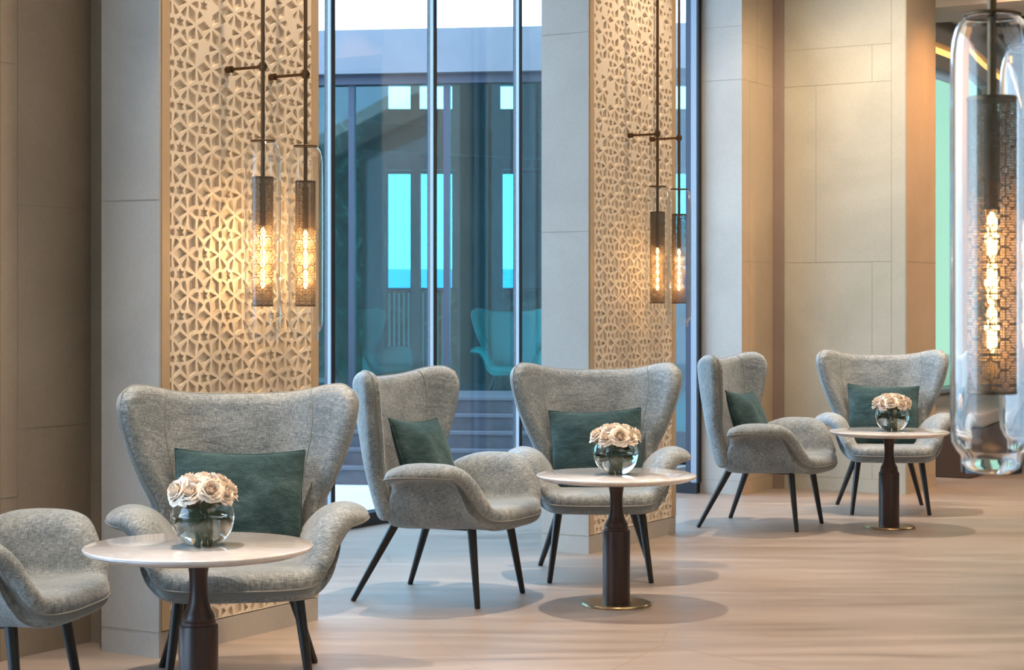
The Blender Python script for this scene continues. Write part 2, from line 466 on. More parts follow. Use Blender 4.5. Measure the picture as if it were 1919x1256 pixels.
# ---- carved lattice panels
def lattice_panel(u0, u1, z0, z1, seed, label):
    rnd = random.Random(seed)
    Wd, Hd = u1 - u0, z1 - z0
    a = 0.158; k = a / 330.0
    holes = []
    def clip(poly):
        def cl(P, f, inter):
            out = []
            for i in range(len(P)):
                p, q = P[i - 1], P[i]
                if f(q):
                    if not f(p): out.append(inter(p, q))
                    out.append(q)
                elif f(p): out.append(inter(p, q))
            return out
        mgn = 0.0015
        for ax, lim, sg in ((0, mgn, 1), (0, Wd - mgn, -1), (1, mgn, 1), (1, Hd - mgn, -1)):
            if not poly: return poly
            poly = cl(poly, lambda p: (p[ax] - lim) * sg >= 0,
                      lambda p, q: tuple(p[j] + (q[j] - p[j]) * (lim - p[ax]) / (q[ax] - p[ax]) for j in (0, 1)))
        return poly
    def add(cx, cy, pts, rot, sc=1.0):
        c, s_ = math.cos(rot), math.sin(rot)
        P = [(cx + (x * c - y * s_) * k, cy + (x * s_ + y * c) * k) for x, y in pts]
        mx = sum(p[0] for p in P) / len(P); my = sum(p[1] for p in P) / len(P)
        P = [(mx + (p[0] - mx) * sc, my + (p[1] - my) * sc) for p in P]
        f = my / Hd
        pf = max(0.0, (f - 0.42)) * 0.75
        if rnd.random() < pf: return
        P = clip(P)
        if len(P) >= 3:
            ar = abs(sum(P[i - 1][0] * P[i][1] - P[i][0] * P[i - 1][1] for i in range(len(P)))) / 2
            if ar > 4e-5: holes.append(P)
    star = []
    for i in range(12):
        r = 52 if i % 2 == 0 else 31
        t = math.radians(30 + 30 * i); star.append((r * math.cos(t), r * math.sin(t)))
    tri = [(70, -29), (98, -24), (157, -2), (157, 2), (98, 24), (70, 29), (64, 0)]
    rh = [(0, 83), (-48, 0), (0, -83), (48, 0)]
    dx = a * math.sqrt(3) / 2
    for i in range(-1, int(Wd / dx) + 2):
        for j in range(-1, int(Hd / a) + 3):
            cx = 0.060 + i * dx; cy = 0.06 + (j + (0.5 if i % 2 else 0)) * a
            f = cy / Hd; sc = 1.0 - max(0, f - 0.45) * 0.5
            full = rnd.random() < max(0.0, f - 0.5) * 0.5
            if not full: add(cx, cy, star, 0, sc)
            for q in range(6):
                if not (full and rnd.random() < 0.35): add(cx, cy, tri, math.radians(60 * q), sc)
            for q in range(3):
                t = math.radians(30 + 60 * q)
                add(cx + math.cos(t) * a / 2, cy + math.sin(t) * a / 2, rh, t, sc)
    V = [(0, 0), (Wd, 0), (Wd, Hd), (0, Hd)]; F = [[0, 1, 2, 3]]
    for P in holes:
        if sum(P[i - 1][0] * P[i][1] - P[i][0] * P[i - 1][1] for i in range(len(P))) < 0: P = P[::-1]
        s0 = len(V); V += P; F.append(list(range(s0, s0 + len(P))))
    ov, oe, of, vi, ei, fi = delaunay_2d_cdt([Vector(p) for p in V], [], F, 0, 1e-6)
    b = MB()
    D = 0.015
    def P3(x, y, n): return un(u0 + x, n, z0 + y)
    vs = [P3(p[0], p[1], 0.0) for p in ov]
    b.add(vs, [tuple(f) for f, src in zip(of, fi) if src == [0] or (len(src) == 1 and src[0] == 0)], 0)
    for P in F[1:]:
        pts = [V[i] for i in P]; m = len(pts)
        vv = [P3(p[0], p[1], 0) for p in pts] + [P3(p[0], p[1], -D) for p in pts]
        b.add(vv, [(i, m + i, m + (i + 1) % m, (i + 1) % m) for i in range(m)], 0)
    root = empty('lattice_panel', un((u0 + u1) / 2, -0.02, z0), 0, label, 'wall panel', 'carved geometric lattice panels on the stone piers')
    o = b.build('lattice_face', MAT['lattice']); o.parent = root; o.matrix_parent_inverse = Matrix.Translation(Vector(root.location)).inverted()
    b = MB(); b.ublock(u0 - 0.0, u1, -0.044, -D, z0, z1)
    o = b.build('backing_board', MAT['lattice_back']); o.parent = root; o.matrix_parent_inverse = Matrix.Translation(Vector(root.location)).inverted()
    for (x0, x1) in ((u0 - 0.045, u0 - 0.0008), (u1 + 0.0008, u1 + 0.045)):
        b = MB(); b.ublock(x0, x1, -0.044, 0.004, z0, z1)
        o = b.build('side_frame', MAT['trim_wood']); o.parent = root; o.matrix_parent_inverse = Matrix.Translation(Vector(root.location)).inverted()
    return root
lattice_panel(0.058, 0.934, BASE + 0.004, HC - 0.001, 3, 'cream carved star lattice panel on the nearer stone pier at left')
lattice_panel(3.405, 4.358, BASE + 0.004, HC - 0.001, 5, 'cream carved star lattice panel on the farther pier right of the big window')

# ---- glazing of the bay
GN = -1.78
us = [0.5, 1.33, 2.40, 3.47, 4.555, 5.62, 6.75]
def window(name, segs, sill=0.14):
    """segs: list of (u0,n0,u1,n1) panes"""
    w = empty(name, (0, 0, 0)); w['kind'] = 'structure'
    b = MB()
    for (u0, n0, u1, n1) in segs:
        b.prism([un(u0, n0)[:2], un(u1, n1)[:2], (un(u1, n1)[0] + 0.0, un(u1, n1)[1] + 0.0), un(u0, n0)[:2]][:2] + [
            tuple(np.array(un(u1, n1)[:2]) - 0.006 * (N if n0 == n1 else -U)), tuple(np.array(un(u0, n0)[:2]) - 0.006 * (N if n0 == n1 else -U))], sill, HC - 0.05)
    b.build('pane', MAT['pane'], w)
    return w
w1 = empty('window_1', (0, 0, 0)); w1['kind'] = 'structure'
SILL = 0.075
for i in range(len(us) - 1):
    b = MB(); b.ublock(us[i] + 0.02, us[i + 1] - 0.02, GN - 0.004, GN + 0.004, SILL, HC - 0.06)
    b.build('pane', MAT['pane'], w1)
for u in us[1:-1]:
    b = MB(); b.ublock(u - 0.018, u - 0.010, GN + 0.008, GN + 0.030, SILL, HC - 0.06); b.build('mullion_face', MAT['alu'], w1)
    b = MB(); b.ublock(u - 0.010, u + 0.026, GN - 0.02, GN + 0.031, SILL, HC - 0.06); b.build('mullion', MAT['black_metal'], w1)
b = MB(); b.ublock(0.5, 6.75, GN - 0.05, GN + 0.06, 0.0, SILL); b.ublock(0.5, 6.75, GN - 0.05, GN + 0.05, HC - 0.06, HC); b.build('sill', MAT['black_metal'], w1)
w2 = empty('window_2', (0, 0, 0)); w2['kind'] = 'structure'
b = MB(); b.ublock(6.746, 6.754, GN + 0.06, -0.90, SILL, HC - 0.06); b.build('pane', MAT['pane'], w2)
b = MB(); b.ublock(6.50, 6.53, GN + 0.065, -0.845, 0.0, SILL); b.ublock(6.53, 6.8, GN + 0.065, -0.865, 0.0, SILL); b.ublock(6.7, 6.8, GN + 0.06, -0.87, HC - 0.06, HC); b.build('sill', MAT['black_metal'], w2)
b = MB(); b.ublock(6.54, 6.590, -0.905, -0.862, SILL, HC - 0.001); b.build('jamb_face', MAT['alu'], w2)
b = MB(); b.ublock(6.54, 6.590, -0.945, -0.905, SILL, HC - 0.001); b.build('jamb', MAT['dark_frame'], w2)
b = MB(); b.ublock(6.535, 6.590, -0.858, -0.846, SILL, HC - 0.001); b.build('jamb_seal', MAT['black_metal'], w2)
b = MB(); b.ublock(6.72, 6.78, GN - 0.05, GN + 0.06, SILL, HC - 0.06); b.build('corner_post', MAT['black_metal'], w2)
# unseen bay nearer the camera, open glazing letting daylight in
w3 = empty('window_3', (0, 0, 0)); w3['kind'] = 'structure'
b = MB(); b.ublock(-13.8, -0.76, -1.2, -1.192, SILL, HC - 0.06); b.build('pane', MAT['pane'], w3)
b = MB(); b.ublock(-13.8, -0.76, -1.24, -1.14, 0, SILL); b.ublock(-13.8, -0.76, -1.24, -1.14, HC - 0.06, HC); b.build('sill', MAT['black_metal'], w3)

# ---- far right space: lower header, slatted ceiling, cove, window wall, bench
FN = -0.3
b = MB(); b.ublock(7.85, 8.55, 0.3, 8.8, 3.47, HC); b.ublock(7.85, 8.55, FN - 0.3, 0.3, 3.47, HC); struct('trim_1', b, MAT['plaster'])
b = MB(); b.ublock(8.55, 24, -1.95, 9, HC + 0.0, HC + 0.2); struct('ceiling_far', b, MAT['dark_slat'])
sl = empty('slatted_ceiling', un(10, 2, 3.66)); tag(sl, 'dark timber slatted ceiling raft glimpsed beyond the stone header', 'ceiling raft')
for i in range(28):
    b = MB(); n0 = FN + 0.35 + i * 0.16; b.ublock(8.6, 15.5, n0, n0 + 0.05, 3.66, 3.76)
    o = b.build('slat', MAT['dark_slat']); o.parent = sl; o.matrix_parent_inverse = Matrix.Translation(Vector(sl.location)).inverted()
b = MB(); b.ublock(8.6, 15.5, FN + 0.15, 4.9, 3.763, 3.80); o = b.build('backing_board', MAT['dark_slat']); o.parent = sl; o.matrix_parent_inverse = Matrix.Translation(Vector(sl.location)).inverted()
b = MB()
b.ublock(8.55, 18, FN - 0.25, FN, 0, 0.57); b.ublock(8.55, 18, FN - 0.25, FN, 3.34, 3.46); b.ublock(8.55, 18, FN - 0.25, FN, 3.56, HC)
b.ublock(8.55, 18, FN - 0.25, FN - 0.12, 3.46, 3.56)
for (a0, a1) in ((8.55, 9.2), (11.6, 11.75), (13.4, 13.55), (15.0, 15.1), (16, 18)): b.ublock(a0, a1, FN - 0.25, FN, 0.57, 3.34)
struct('wall_far_left', b, MAT['stone_pale'])
b = MB(); b.ublock(8.6, 15.5, FN - 0.12, FN - 0.1, 3.46, 3.56); tag(b.build('cove_light', MAT['cove']), 'amber cove light strip high on the far window wall', 'cove light')
for i, (a0, a1) in enumerate(((9.2, 11.6), (11.75, 13.4), (13.55, 15.0), (15.1, 16))):
    w = empty('window_%d' % (4 + i), (0, 0, 0)); w['kind'] = 'structure'
    b = MB(); b.ublock(a0, a1, FN - 0.15, FN - 0.142, 0.6, 3.3); b.build('pane', MAT['mint'], w)
    b = MB(); b.ublock(a0, a1, FN - 0.18, FN + 0.05, 0.57, 0.6); b.build('sill', MAT['alu'], w)
# low banquette
bq = empty('banquette', un(10.9, 0.15, 0), UANG, 'low brown upholstered banquette with grey seat pads below the far window', 'bench')
b = MB(); b.box((0, 0, 0.19), (4.6, 0.62, 0.37)); b.build('base', MAT['brown_fabric'], bq)
for i in range(4):
    b = MB(); b.box((-1.72 + i * 1.145, 0, 0.435), (1.13, 0.64, 0.11)); o = b.build('seat_pad', MAT['grey_fabric'], bq)
    md = o.modifiers.new('b', 'BEVEL'); md.width = 0.025; md.segments = 3

# ---- courtyard and building opposite
CY = -0.02
b = MB(); b.prism([un(-20, -16)[:2], un(-20, -1.86)[:2], un(45, -1.86)[:2], un(45, -16)[:2]], -0.3, -0.01)
struct('courtyard_ground', b, MAT['paving'])
f0 = np.array([-1.57, 16.0]); f1 = np.array([0.25, 15.75]); FD = (f1 - f0) / np.linalg.norm(f1 - f0); FNn = np.array([-FD[1], FD[0]])
def fp(s, d): p = f0 + FD * s + FNn * d; return (float(p[0]), float(p[1]))
def fblock(b, s0, s1, d0, d1, z0, z1, mi=0): b.prism([fp(s0, d0), fp(s1, d0), fp(s1, d1), fp(s0, d1)], z0, z1, mi)
for i, (d, z) in enumerate(((-2.3, 0.12), (-2.1, 0.24), (-1.9, 0.36), (-1.7, 0.48), (-1.5, 0.60))):
    b = MB(); fblock(b, -9, 2.4, d, -0.3, (0.12, 0.24, 0.36, 0.48, 0.60)[i - 1] + 0.001 if i else -0.009, z - 0.02); fblock(b, -9, 2.4, d - 0.02, -0.3, z - 0.02, z, 1)
    tag(b.build('courtyard_step', [MAT['step'], MAT['step_top']]), 'dark stone courtyard step, ' + ('lowest and nearest the window', 'second from the bottom', 'the middle one', 'second from the top', 'topmost, below the teal glazing')[i], 'step', 'dark stone steps rising across the courtyard')
fac = empty('opposite_building', (fp(0, 0)[0], fp(0, 0)[1], 0)); tag(fac, 'flat-roofed building with teal glazing and grey fascia across the courtyard', 'building')
IP = Matrix.Translation(Vector(fac.location)).inverted()
def fpart(name, b, mat):
    o = b.build(name, mat); o.parent = fac; o.matrix_parent_inverse = IP; return o
b = MB(); fblock(b, -9, 3.9, -0.4, -0.2, 3.27, 3.64); fpart('fascia', b, MAT['fascia'])
b = MB(); q = [fp(-9, -0.2), fp(3.9, -0.2), fp(3.9, 9.5), fp(-9, 9.5)]
b.add([(x, y, z) for (x, y), z in zip(q + q, (3.42, 3.42, 4.55, 4.55, 3.5, 3.5, 4.63, 4.63))], [(3, 2, 1, 0), (4, 5, 6, 7), (0, 1, 5, 4), (1, 2, 6, 5), (2, 3, 7, 6), (3, 0, 4, 7)])
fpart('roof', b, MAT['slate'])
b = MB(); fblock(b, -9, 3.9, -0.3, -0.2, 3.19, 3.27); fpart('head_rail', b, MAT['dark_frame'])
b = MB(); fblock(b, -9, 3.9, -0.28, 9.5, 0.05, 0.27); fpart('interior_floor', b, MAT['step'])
for s in (-3.4, -2.2, -1.1, 0.24, 1.06, 2.1, 3.2):
    b = MB(); fblock(b, s - 0.025, s + 0.025, -0.26, -0.18, 0.27, 3.19); fpart('mullion', b, MAT['dark_frame'])
ss = [-9, -3.4, -2.2, -1.1, 0.24, 1.06, 2.1, 3.2, 3.9]
for i in range(len(ss) - 1):
    b = MB(); fblock(b, ss[i] + 0.026, ss[i + 1] - 0.026, -0.226, -0.22, 0.27, 3.19); fpart('glazing', b, MAT['teal_pane'])
# inner back wall with openings (x along world X at Y=24)
BY = 24.0
def bx(px): return (px - 959.5) * BY / FPX
def bz(py): return 1.3 + (576 - py) * BY / FPX
cols = [(bx(727), bx(769)), (bx(786), bx(847)), (bx(938), bx(968)), (bx(1120), bx(1180)), (bx(1250), bx(1300))]
rows = [(bz(540), bz(325)), (bz(316), bz(292)), (bz(204), bz(160))]
b = MB(); zt = 4.4
xs = [-6.0] + [c for p in cols for c in p] + [3.4]
for i in range(0, len(xs), 2): b.prism([(xs[i], BY), (xs[i + 1], BY), (xs[i + 1], BY + .15), (xs[i], BY + .15)], 0.27, zt)
for (x0, x1) in cols:
    zz = [0.27] + [c for r in rows for c in r] + [zt]
    for i in range(0, len(zz), 2): b.prism([(x0, BY), (x1, BY), (x1, BY + .15), (x0, BY + .15)], zz[i], zz[i + 1])
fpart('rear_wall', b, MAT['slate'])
for (x0, x1) in cols:
    b = MB(); b.prism([(x0, BY + .07), (x1, BY + .07), (x1, BY + .076), (x0, BY + .076)], bz(540), bz(325)); fpart('rear_window', b, MAT['teal_pane'])
b = MB()
for px, w in ((779, 0.1), (700, 0.25), (900, 0.5), (1060, 0.4)):
    x = (px - 959.5) * 20.5 / FPX
    b.prism([(x - w / 2, 20.4), (x + w / 2, 20.4), (x + w / 2, 20.7), (x - w / 2, 20.7)], 0.27, 3.26 if w > 0.2 else 3.0)
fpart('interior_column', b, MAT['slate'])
b = MB(); b.prism([(-2.35, 17.2), (-1.45, 17.9), (-1.5, 18.05), (-2.4, 17.35)], 0.27, 3.26); b.prism([(-3.4, 17.2), (-2.35, 17.2), (-2.35, 17.4), (-3.4, 17.4)], 0.27, 3.26)
fpart('marble_wall', b, MAT['green_marble'])
b = MB(); b.prism([(-2.6, 21.5), (3.0, 21.2), (3.0, 21.4), (-2.6, 21.7)], 2.9, 3.2); fpart('interior_beam', b, MAT['slate'])
b = MB(); b.prism([(-2.0, 22), (1.5, 22), (1.5, 22.1), (-2.0, 22.1)], 0.27, 1.5); fpart('interior_counter', b, MAT['green_marble'])
for k in range(16):
    x = (703 + k * 9 - 959.5) * 21.9 / FPX
    b = MB(); b.box((x, 21.9, 0.87), (0.022, 0.05, 1.2)); fpart('counter_slat', b, MAT['teal_fabric'])
b = MB(); b.prism([(-2.2, 21.85), (1.2, 21.85), (1.2, 22.1), (-2.2, 22.1)], 1.5, 1.53); fpart('counter_top', b, MAT['dark_frame'])
for (pa, pb_) in ((700, 850), (930, 1010)):
    xa, xb = bx(pa), bx(pb_)
    b = MB(); b.prism([(xa, 23.7), (xb, 23.7), (xb, 23.8), (xa, 23.8)], bz(329), bz(319)); fpart('window_transom', b, MAT['dark_frame'])
for px in (722, 777, 934, 971):
    x = (px - 959.5) * 23.7 / FPX
    b = MB(); b.box((x, 23.72, (0.27 + bz(319)) / 2), (0.07, 0.06, bz(319) - 0.27)); fpart('window_post', b, MAT['dark_frame'])
for (xa, ya, xb, yb) in ((-2.6, 17.5, 1.2, 19.8),):
    b = MB(); d_ = np.array([xb - xa, yb - ya]); d_ /= np.linalg.norm(d_); n_ = np.array([-d_[1], d_[0]]) * .12
    b.prism([(xa, ya), (xb, yb), (xb + n_[0], yb + n_[1]), (xa + n_[0], ya + n_[1])], 2.85, 3.12); fpart('interior_beam', b, MAT['slate'])
b = MB(); b.prism([(-60, 140), (18, 140), (18, 150), (-60, 150)], -1, 4.2); tag(b.build('sea', MAT['sea']), None, None, None, 'structure')

# ---------------------------------------------------------------- soft padded sheets
def cr(P, m, dens=True):
    """Catmull-Rom along axis 0, m samples"""
    P = np.asarray(P, float); n = len(P)
    t = np.linspace(0, 1, m)
    if dens: t = 0.5 * (1 - np.cos(np.pi * t)) * 0.55 + t * 0.45
    x = t * (n - 1); i = np.minimum(x.astype(int), n - 2); f = x - i
    E = np.concatenate([[2 * P[0] - P[1]], P, [2 * P[-1] - P[-2]]])
    p0, p1, p2, p3 = E[i], E[i + 1], E[i + 2], E[i + 3]
    f = f.reshape((-1,) + (1,) * (P.ndim - 1))
    return 0.5 * ((2 * p1) + (-p0 + p2) * f + (2 * p0 - 5 * p1 + 4 * p2 - p3) * f ** 2 + (-p0 + 3 * p1 - 3 * p2 + p3) * f ** 3)
def sheet(net, th, rows, colsn, R, flip=False):
    """net rows x cols x 3, th rows x cols thickness -> MB, mid grid, normals"""
    G = cr(net, rows); G = np.swapaxes(cr(np.swapaxes(G, 0, 1), colsn), 0, 1)
    T = cr(th, rows); T = np.swapaxes(cr(np.swapaxes(T, 0, 1), colsn), 0, 1)
    du = np.gradient(G, axis=1); dv = np.gradient(G, axis=0)
    Nn = np.cross(du, dv); Nn /= np.linalg.norm(Nn, axis=2, keepdims=True)
    if flip: Nn = -Nn
    ls = np.concatenate([np.zeros((rows, 1)), np.cumsum(np.linalg.norm(np.diff(G, axis=1), axis=2), axis=1)], axis=1)
    lt = np.concatenate([np.zeros((1, colsn)), np.cumsum(np.linalg.norm(np.diff(G, axis=0), axis=2), axis=0)], axis=0)
    ds = np.minimum(ls, ls[:, -1:] - ls); dt = np.minimum(lt, lt[-1:] - lt)
    pr = lambda d: np.sqrt(np.clip(1 - (1 - np.clip(d / R, 0, 1)) ** 2, 0, 1))
    h = T / 2 * pr(ds) * pr(dt)
    top = G + Nn * h[..., None]; bot = G - Nn * h[..., None]
    b = MB(); idt = -np.ones((rows, colsn), int); idb = idt.copy(); uv = []
    smid = ls - ls[:, -1:] / 2
    for i in range(rows):
        for j in range(colsn):
            idt[i, j] = len(b.v); b.v.append(tuple(top[i, j])); uv.append((smid[i, j], lt[i, j]))
    for i in range(rows):
        for j in range(colsn):
            if i in (0, rows - 1) or j in (0, colsn - 1): idb[i, j] = idt[i, j]
            else: idb[i, j] = len(b.v); b.v.append(tuple(bot[i, j])); uv.append((smid[i, j] + 3, lt[i, j]))
    for i in range(rows - 1):
        for j in range(colsn - 1):
            q = (idt[i, j], idt[i, j + 1], idt[i + 1, j + 1], idt[i + 1, j])
            r = (idb[i, j], idb[i + 1, j], idb[i + 1, j + 1], idb[i, j + 1])
            if flip: q = q[::-1]; r = r[::-1]
            for f in (q, r):
                f = tuple(int(x) for x in f)
                b.f.append(f); b.m.append(0)
    return b, G, Nn, h, uv, top, bot
def sheet_obj(name, data, mat, parent):
    b, uv = data[0], data[4]
    o = b.build(name, mat, parent, smooth=True)
    me = o.data; L = me.uv_layers.new(name='UVMap')
    arr = np.array([uv[l.vertex_index] for l in me.loops], float)
    L.data.foreach_set('uv', arr.ravel())
    return o
def mirror(half):
    """half rows: list of cols (x>=0) starting at the centre -> full rows"""
    out = []
    for r in half:
        out.append([(-p[0], p[1], p[2]) for p in r[:0:-1]] + list(r))
    return np.array(out)
# seat bucket with the flared arms (front is -Y)
seat_half = [
 [(0, -.435, .375), (.12, -.431, .375), (.215, -.408, .378), (.258, -.374, .388), (.280, -.348, .408), (.292, -.332, .432), (.302, -.320, .454), (.310, -.312, .470)],
 [(0, -.36, .385), (.12, -.36, .385), (.215, -.348, .387), (.258, -.328, .415), (.285, -.308, .470), (.306, -.292, .525), (.334, -.282, .556), (.368, -.276, .556)],
 [(0, -.255, .385), (.12, -.255, .385), (.205, -.25, .387), (.250, -.244, .425), (.280, -.236, .500), (.310, -.228, .566), (.362, -.222, .590), (.418, -.218, .570)],
 [(0, -.14, .38), (.12, -.14, .38), (.200, -.14, .382), (.245, -.138, .420), (.275, -.135, .500), (.310, -.13, .570), (.370, -.128, .597), (.442, -.126, .572)],
 [(0, -.02, .375), (.12, -.02, .375), (.195, -.02, .378), (.238, -.02, .415), (.268, -.026, .495), (.304, -.03, .562), (.370, -.034, .591), (.450, -.038, .570)],
 [(0, .09, .37), (.12, .09, .37), (.188, .08, .375), (.228, .07, .410), (.256, .055, .480), (.292, .045, .540), (.360, .030, .572), (.446, .016, .564)],
 [(0, .20, .38), (.11, .19, .38), (.180, .16, .385), (.215, .135, .412), (.240, .115, .460), (.276, .095, .512), (.340, .075, .550), (.425, .055, .556)],
]
seat_net = mirror(seat_half)
th_h = [[.10, .10, .10, .10, .10, .088, .066, .048]] * 7
seat_th = np.array([r[:0:-1] + r for r in th_h])
back_half = [
 [(0, .185, .345), (.10, .182, .345), (.185, .165, .35), (.220, .14, .36), (.242, .115, .37), (.255, .09, .385)],
 [(0, .220, .47), (.11, .217, .47), (.190, .200, .47), (.236, .170, .47), (.260, .140, .475), (.272, .115, .48)],
 [(0, .250, .60), (.12, .247, .60), (.200, .228, .60), (.246, .196, .595), (.270, .163, .595), (.283, .137, .595)],
 [(0, .270, .73), (.13, .266, .73), (.212, .243, .725), (.272, .202, .72), (.315, .153, .71), (.338, .118, .705)],
 [(0, .286, .85), (.135, .282, .85), (.225, .258, .848), (.300, .208, .845), (.355, .147, .835), (.386, .105, .825)],
 [(0, .298, .93), (.14, .293, .932), (.23, .268, .940), (.312, .215, .950), (.376, .147, .95), (.412, .100, .935)],
 [(0, .303, .985), (.14, .298, .988), (.235, .274, .998), (.314, .222, 1.018), (.372, .162, 1.022), (.404, .118, .998)],
]
back_net = mirror(back_half)
bth = [[.07] * 6, [.075] * 6, [.08] * 6, [.085, .085, .085, .08, .078, .07], [.085, .085, .085, .08, .078, .07], [.08, .08, .08, .08, .078, .07], [.07] * 6]
back_th = np.array([r[:0:-1] + r for r in bth])

def make_chair():
    root = empty('wing_armchair')
    sd = sheet(seat_net, seat_th, 46, 84, 0.045, flip=True)
    if sd[2][23, 42][2] < 0: sd = sheet(seat_net, seat_th, 46, 84, 0.045, flip=False)
    s = sheet_obj('seat_shell', sd, MAT['fabric'], root)
    bd = sheet(back_net, back_th, 52, 72, 0.042, flip=False)
    if bd[2][26, 36][1] > 0: bd = sheet(back_net, back_th, 52, 72, 0.042, flip=True)
    k = sheet_obj('wing_back', bd, MAT['fabric'], root)
    def border(G, off=None):
        P = list(G[0, :]) + list(G[1:, -1]) + list(G[-1, -2::-1]) + list(G[-2:0:-1, 0])
        return P
    b = MB(); b.tube(border(sd[1]), 0.0032, 6, closed=True); b.build('piping', MAT['piping'], s, smooth=True)
    b = MB(); b.tube(border(bd[1])[60:], 0.0032, 6); b.build('piping', MAT['piping'], k, smooth=True)
    rows = bd[5].shape[0]
    for sg in (-1, 1):
        # seam between the centre of the back and each wing
        b = MB(); pts = []
        for i in range(14, rows - 1):
            f = (i - 14) / (rows - 15)
            c = (71 / 2) + sg * (15.5 - 2.2 * f + 1.2 * math.sin(f * 3))
            j = int(c); w = c - j
            p = bd[5][i, j] * (1 - w) + bd[5][i, j + 1] * w
            pts.append(tuple(p + bd[2][i, j] * 0.0002))
        b.tube(pts, 0.0026, 6); b.build('seam', MAT['piping'], k, smooth=True)
    for (tx, ty, fx, fy) in ((.195, -.255, .24, -.305), (-.195, -.255, -.24, -.305), (.165, .13, .275, .29), (-.165, .13, -.275, .29)):
        b = MB(); t = Vector((tx, ty, .345)); f_ = Vector((fx, fy, 0.0)); d = (f_ - t)
        b.tube([t, t + d * .5, t + d * .985, f_], [.0205, .0165, .0125, .0105], 16)
        b.v = [(x, y, max(z, 0.0)) for x, y, z in b.v]
        b.build('leg', MAT['black_wood'], root, smooth=True, angle=50)
    b = MB(); b.box((0, -.06, .335), (.38, .36, .016)); b.build('under_frame', MAT['black_wood'], root)
    return root
def face_angle(dx, dy): return math.atan2(dy, dx) + math.pi / 2
CH = [  # x, y, facing, label
 (-1.735, 5.81, (0.985, -0.16), 'grey-green fabric armchair cut by the left picture edge, only arm, seat and two legs showing'),
 (-0.950, 6.42, (0.148, -1), 'grey-blue wing armchair facing out behind the nearest marble table'),
 (-0.328, 8.30, (0.91, -0.41), 'grey-green wing armchair turned right in front of the big window, left of the middle table'),
 (0.416, 9.00, (0.0, -1), 'grey wing armchair facing out behind the middle marble table, before the second lattice pier'),
 (1.48, 11.01, (0.89, -0.45), 'grey-green wing armchair turned right beside the pale stone jamb, left of the farthest table'),
 (2.392, 11.85, (-0.08, -1), 'grey wing armchair facing out behind the farthest marble table at right'),
]
proto = make_chair()
chairs = []
for i, (x, y, d, lab) in enumerate(CH):
    o = proto if i == 0 else copy_tree(proto)
    o.location = (x, y, 0); o.rotation_euler = (0, 0, face_angle(*d))
    tag(o, lab, 'armchair', 'wing armchairs around the marble tables'); chairs.append(o)

# ---- cushions
def cushion_mesh():
    n = 30; b = MB(); hw, hh, T = .228, .208, .074
    L = np.linspace(-1, 1, n)
    L = np.sign(L) * (1 - (1 - np.abs(L)) ** 1.35)
    idt = {}; idb = {}
    rnd = np.random.RandomState(2)
    for i, z in enumerate(L):
        for j, x in enumerate(L):
            th = T * (max(0, 1 - abs(x) ** 2.6) ** .55) * (max(0, 1 - abs(z) ** 2.6) ** .55)
            px = x * hw * (1 - .05 * (1 - z * z)); pz = z * hh * (1 - .05 * (1 - x * x))
            w = (.004 * math.sin(7 * x + 3 * z) + .003 * math.sin(5 * z - 6 * x + 1)) * (1 - x * x) * (1 - z * z); pz -= .010 * (1 - x * x) * (z > 0) * z * z
            idt[i, j] = len(b.v); b.v.append((px, -th + w, pz))
    for i, z in enumerate(L):
        for j, x in enumerate(L):
            if i in (0, n - 1) or j in (0, n - 1): idb[i, j] = idt[i, j]
            else:
                p = b.v[idt[i, j]]; idb[i, j] = len(b.v); b.v.append((p[0], -p[1] * .9, p[2]))
    for i in range(n - 1):
        for j in range(n - 1):
            b.f.append((idt[i, j], idt[i, j + 1], idt[i + 1, j + 1], idt[i + 1, j])); b.m.append(0)
            b.f.append((idb[i, j], idb[i + 1, j], idb[i + 1, j + 1], idb[i, j + 1])); b.m.append(0)
    bd = [b.v[idt[0, j]] for j in range(n)] + [b.v[idt[i, n - 1]] for i in range(1, n)] + [b.v[idt[n - 1, j]] for j in range(n - 2, -1, -1)] + [b.v[idt[i, 0]] for i in range(n - 2, 0, -1)]
    return b, bd
cb, cbd = cushion_mesh()
cush0 = cb.build('velvet_cushion', MAT['velvet'], smooth=True)
pb = MB(); pb.tube(cbd, .0035, 6, closed=True); pb.build('piping', MAT['velvet'], cush0, smooth=True)
CL = {1: 'blue-teal velvet cushion on the armchair behind the nearest table', 2: 'dark green velvet cushion seen side-on in the armchair before the big window',
      3: 'teal green velvet cushion on the armchair behind the middle table', 4: 'dark green velvet cushion seen side-on in the armchair beside the stone jamb',
      5: 'dark teal velvet cushion on the armchair behind the farthest table'}
first = True
for i in (1, 2, 3, 4, 5):
    c = cush0 if first else copy_tree(cush0); first = False
    side = i in (2, 4)
    Rz = Matrix.Rotation(chairs[i].rotation_euler.z, 4, 'Z')
    loc = Matrix.Translation(chairs[i].location) @ Rz @ Matrix.Translation(((0.0, 0.065, 0.600) if not side else (0.0, 0.065, 0.602))) @ Matrix.Rotation(math.radians(-20), 4, 'X') @ Matrix.Rotation(math.radians({1: 1.5, 3: -2, 5: 2, 2: 3, 4: 3}[i]), 4, 'Y')
    c.matrix_world = loc
    tag(c, CL[i], 'cushion', 'velvet cushions on the armchairs')

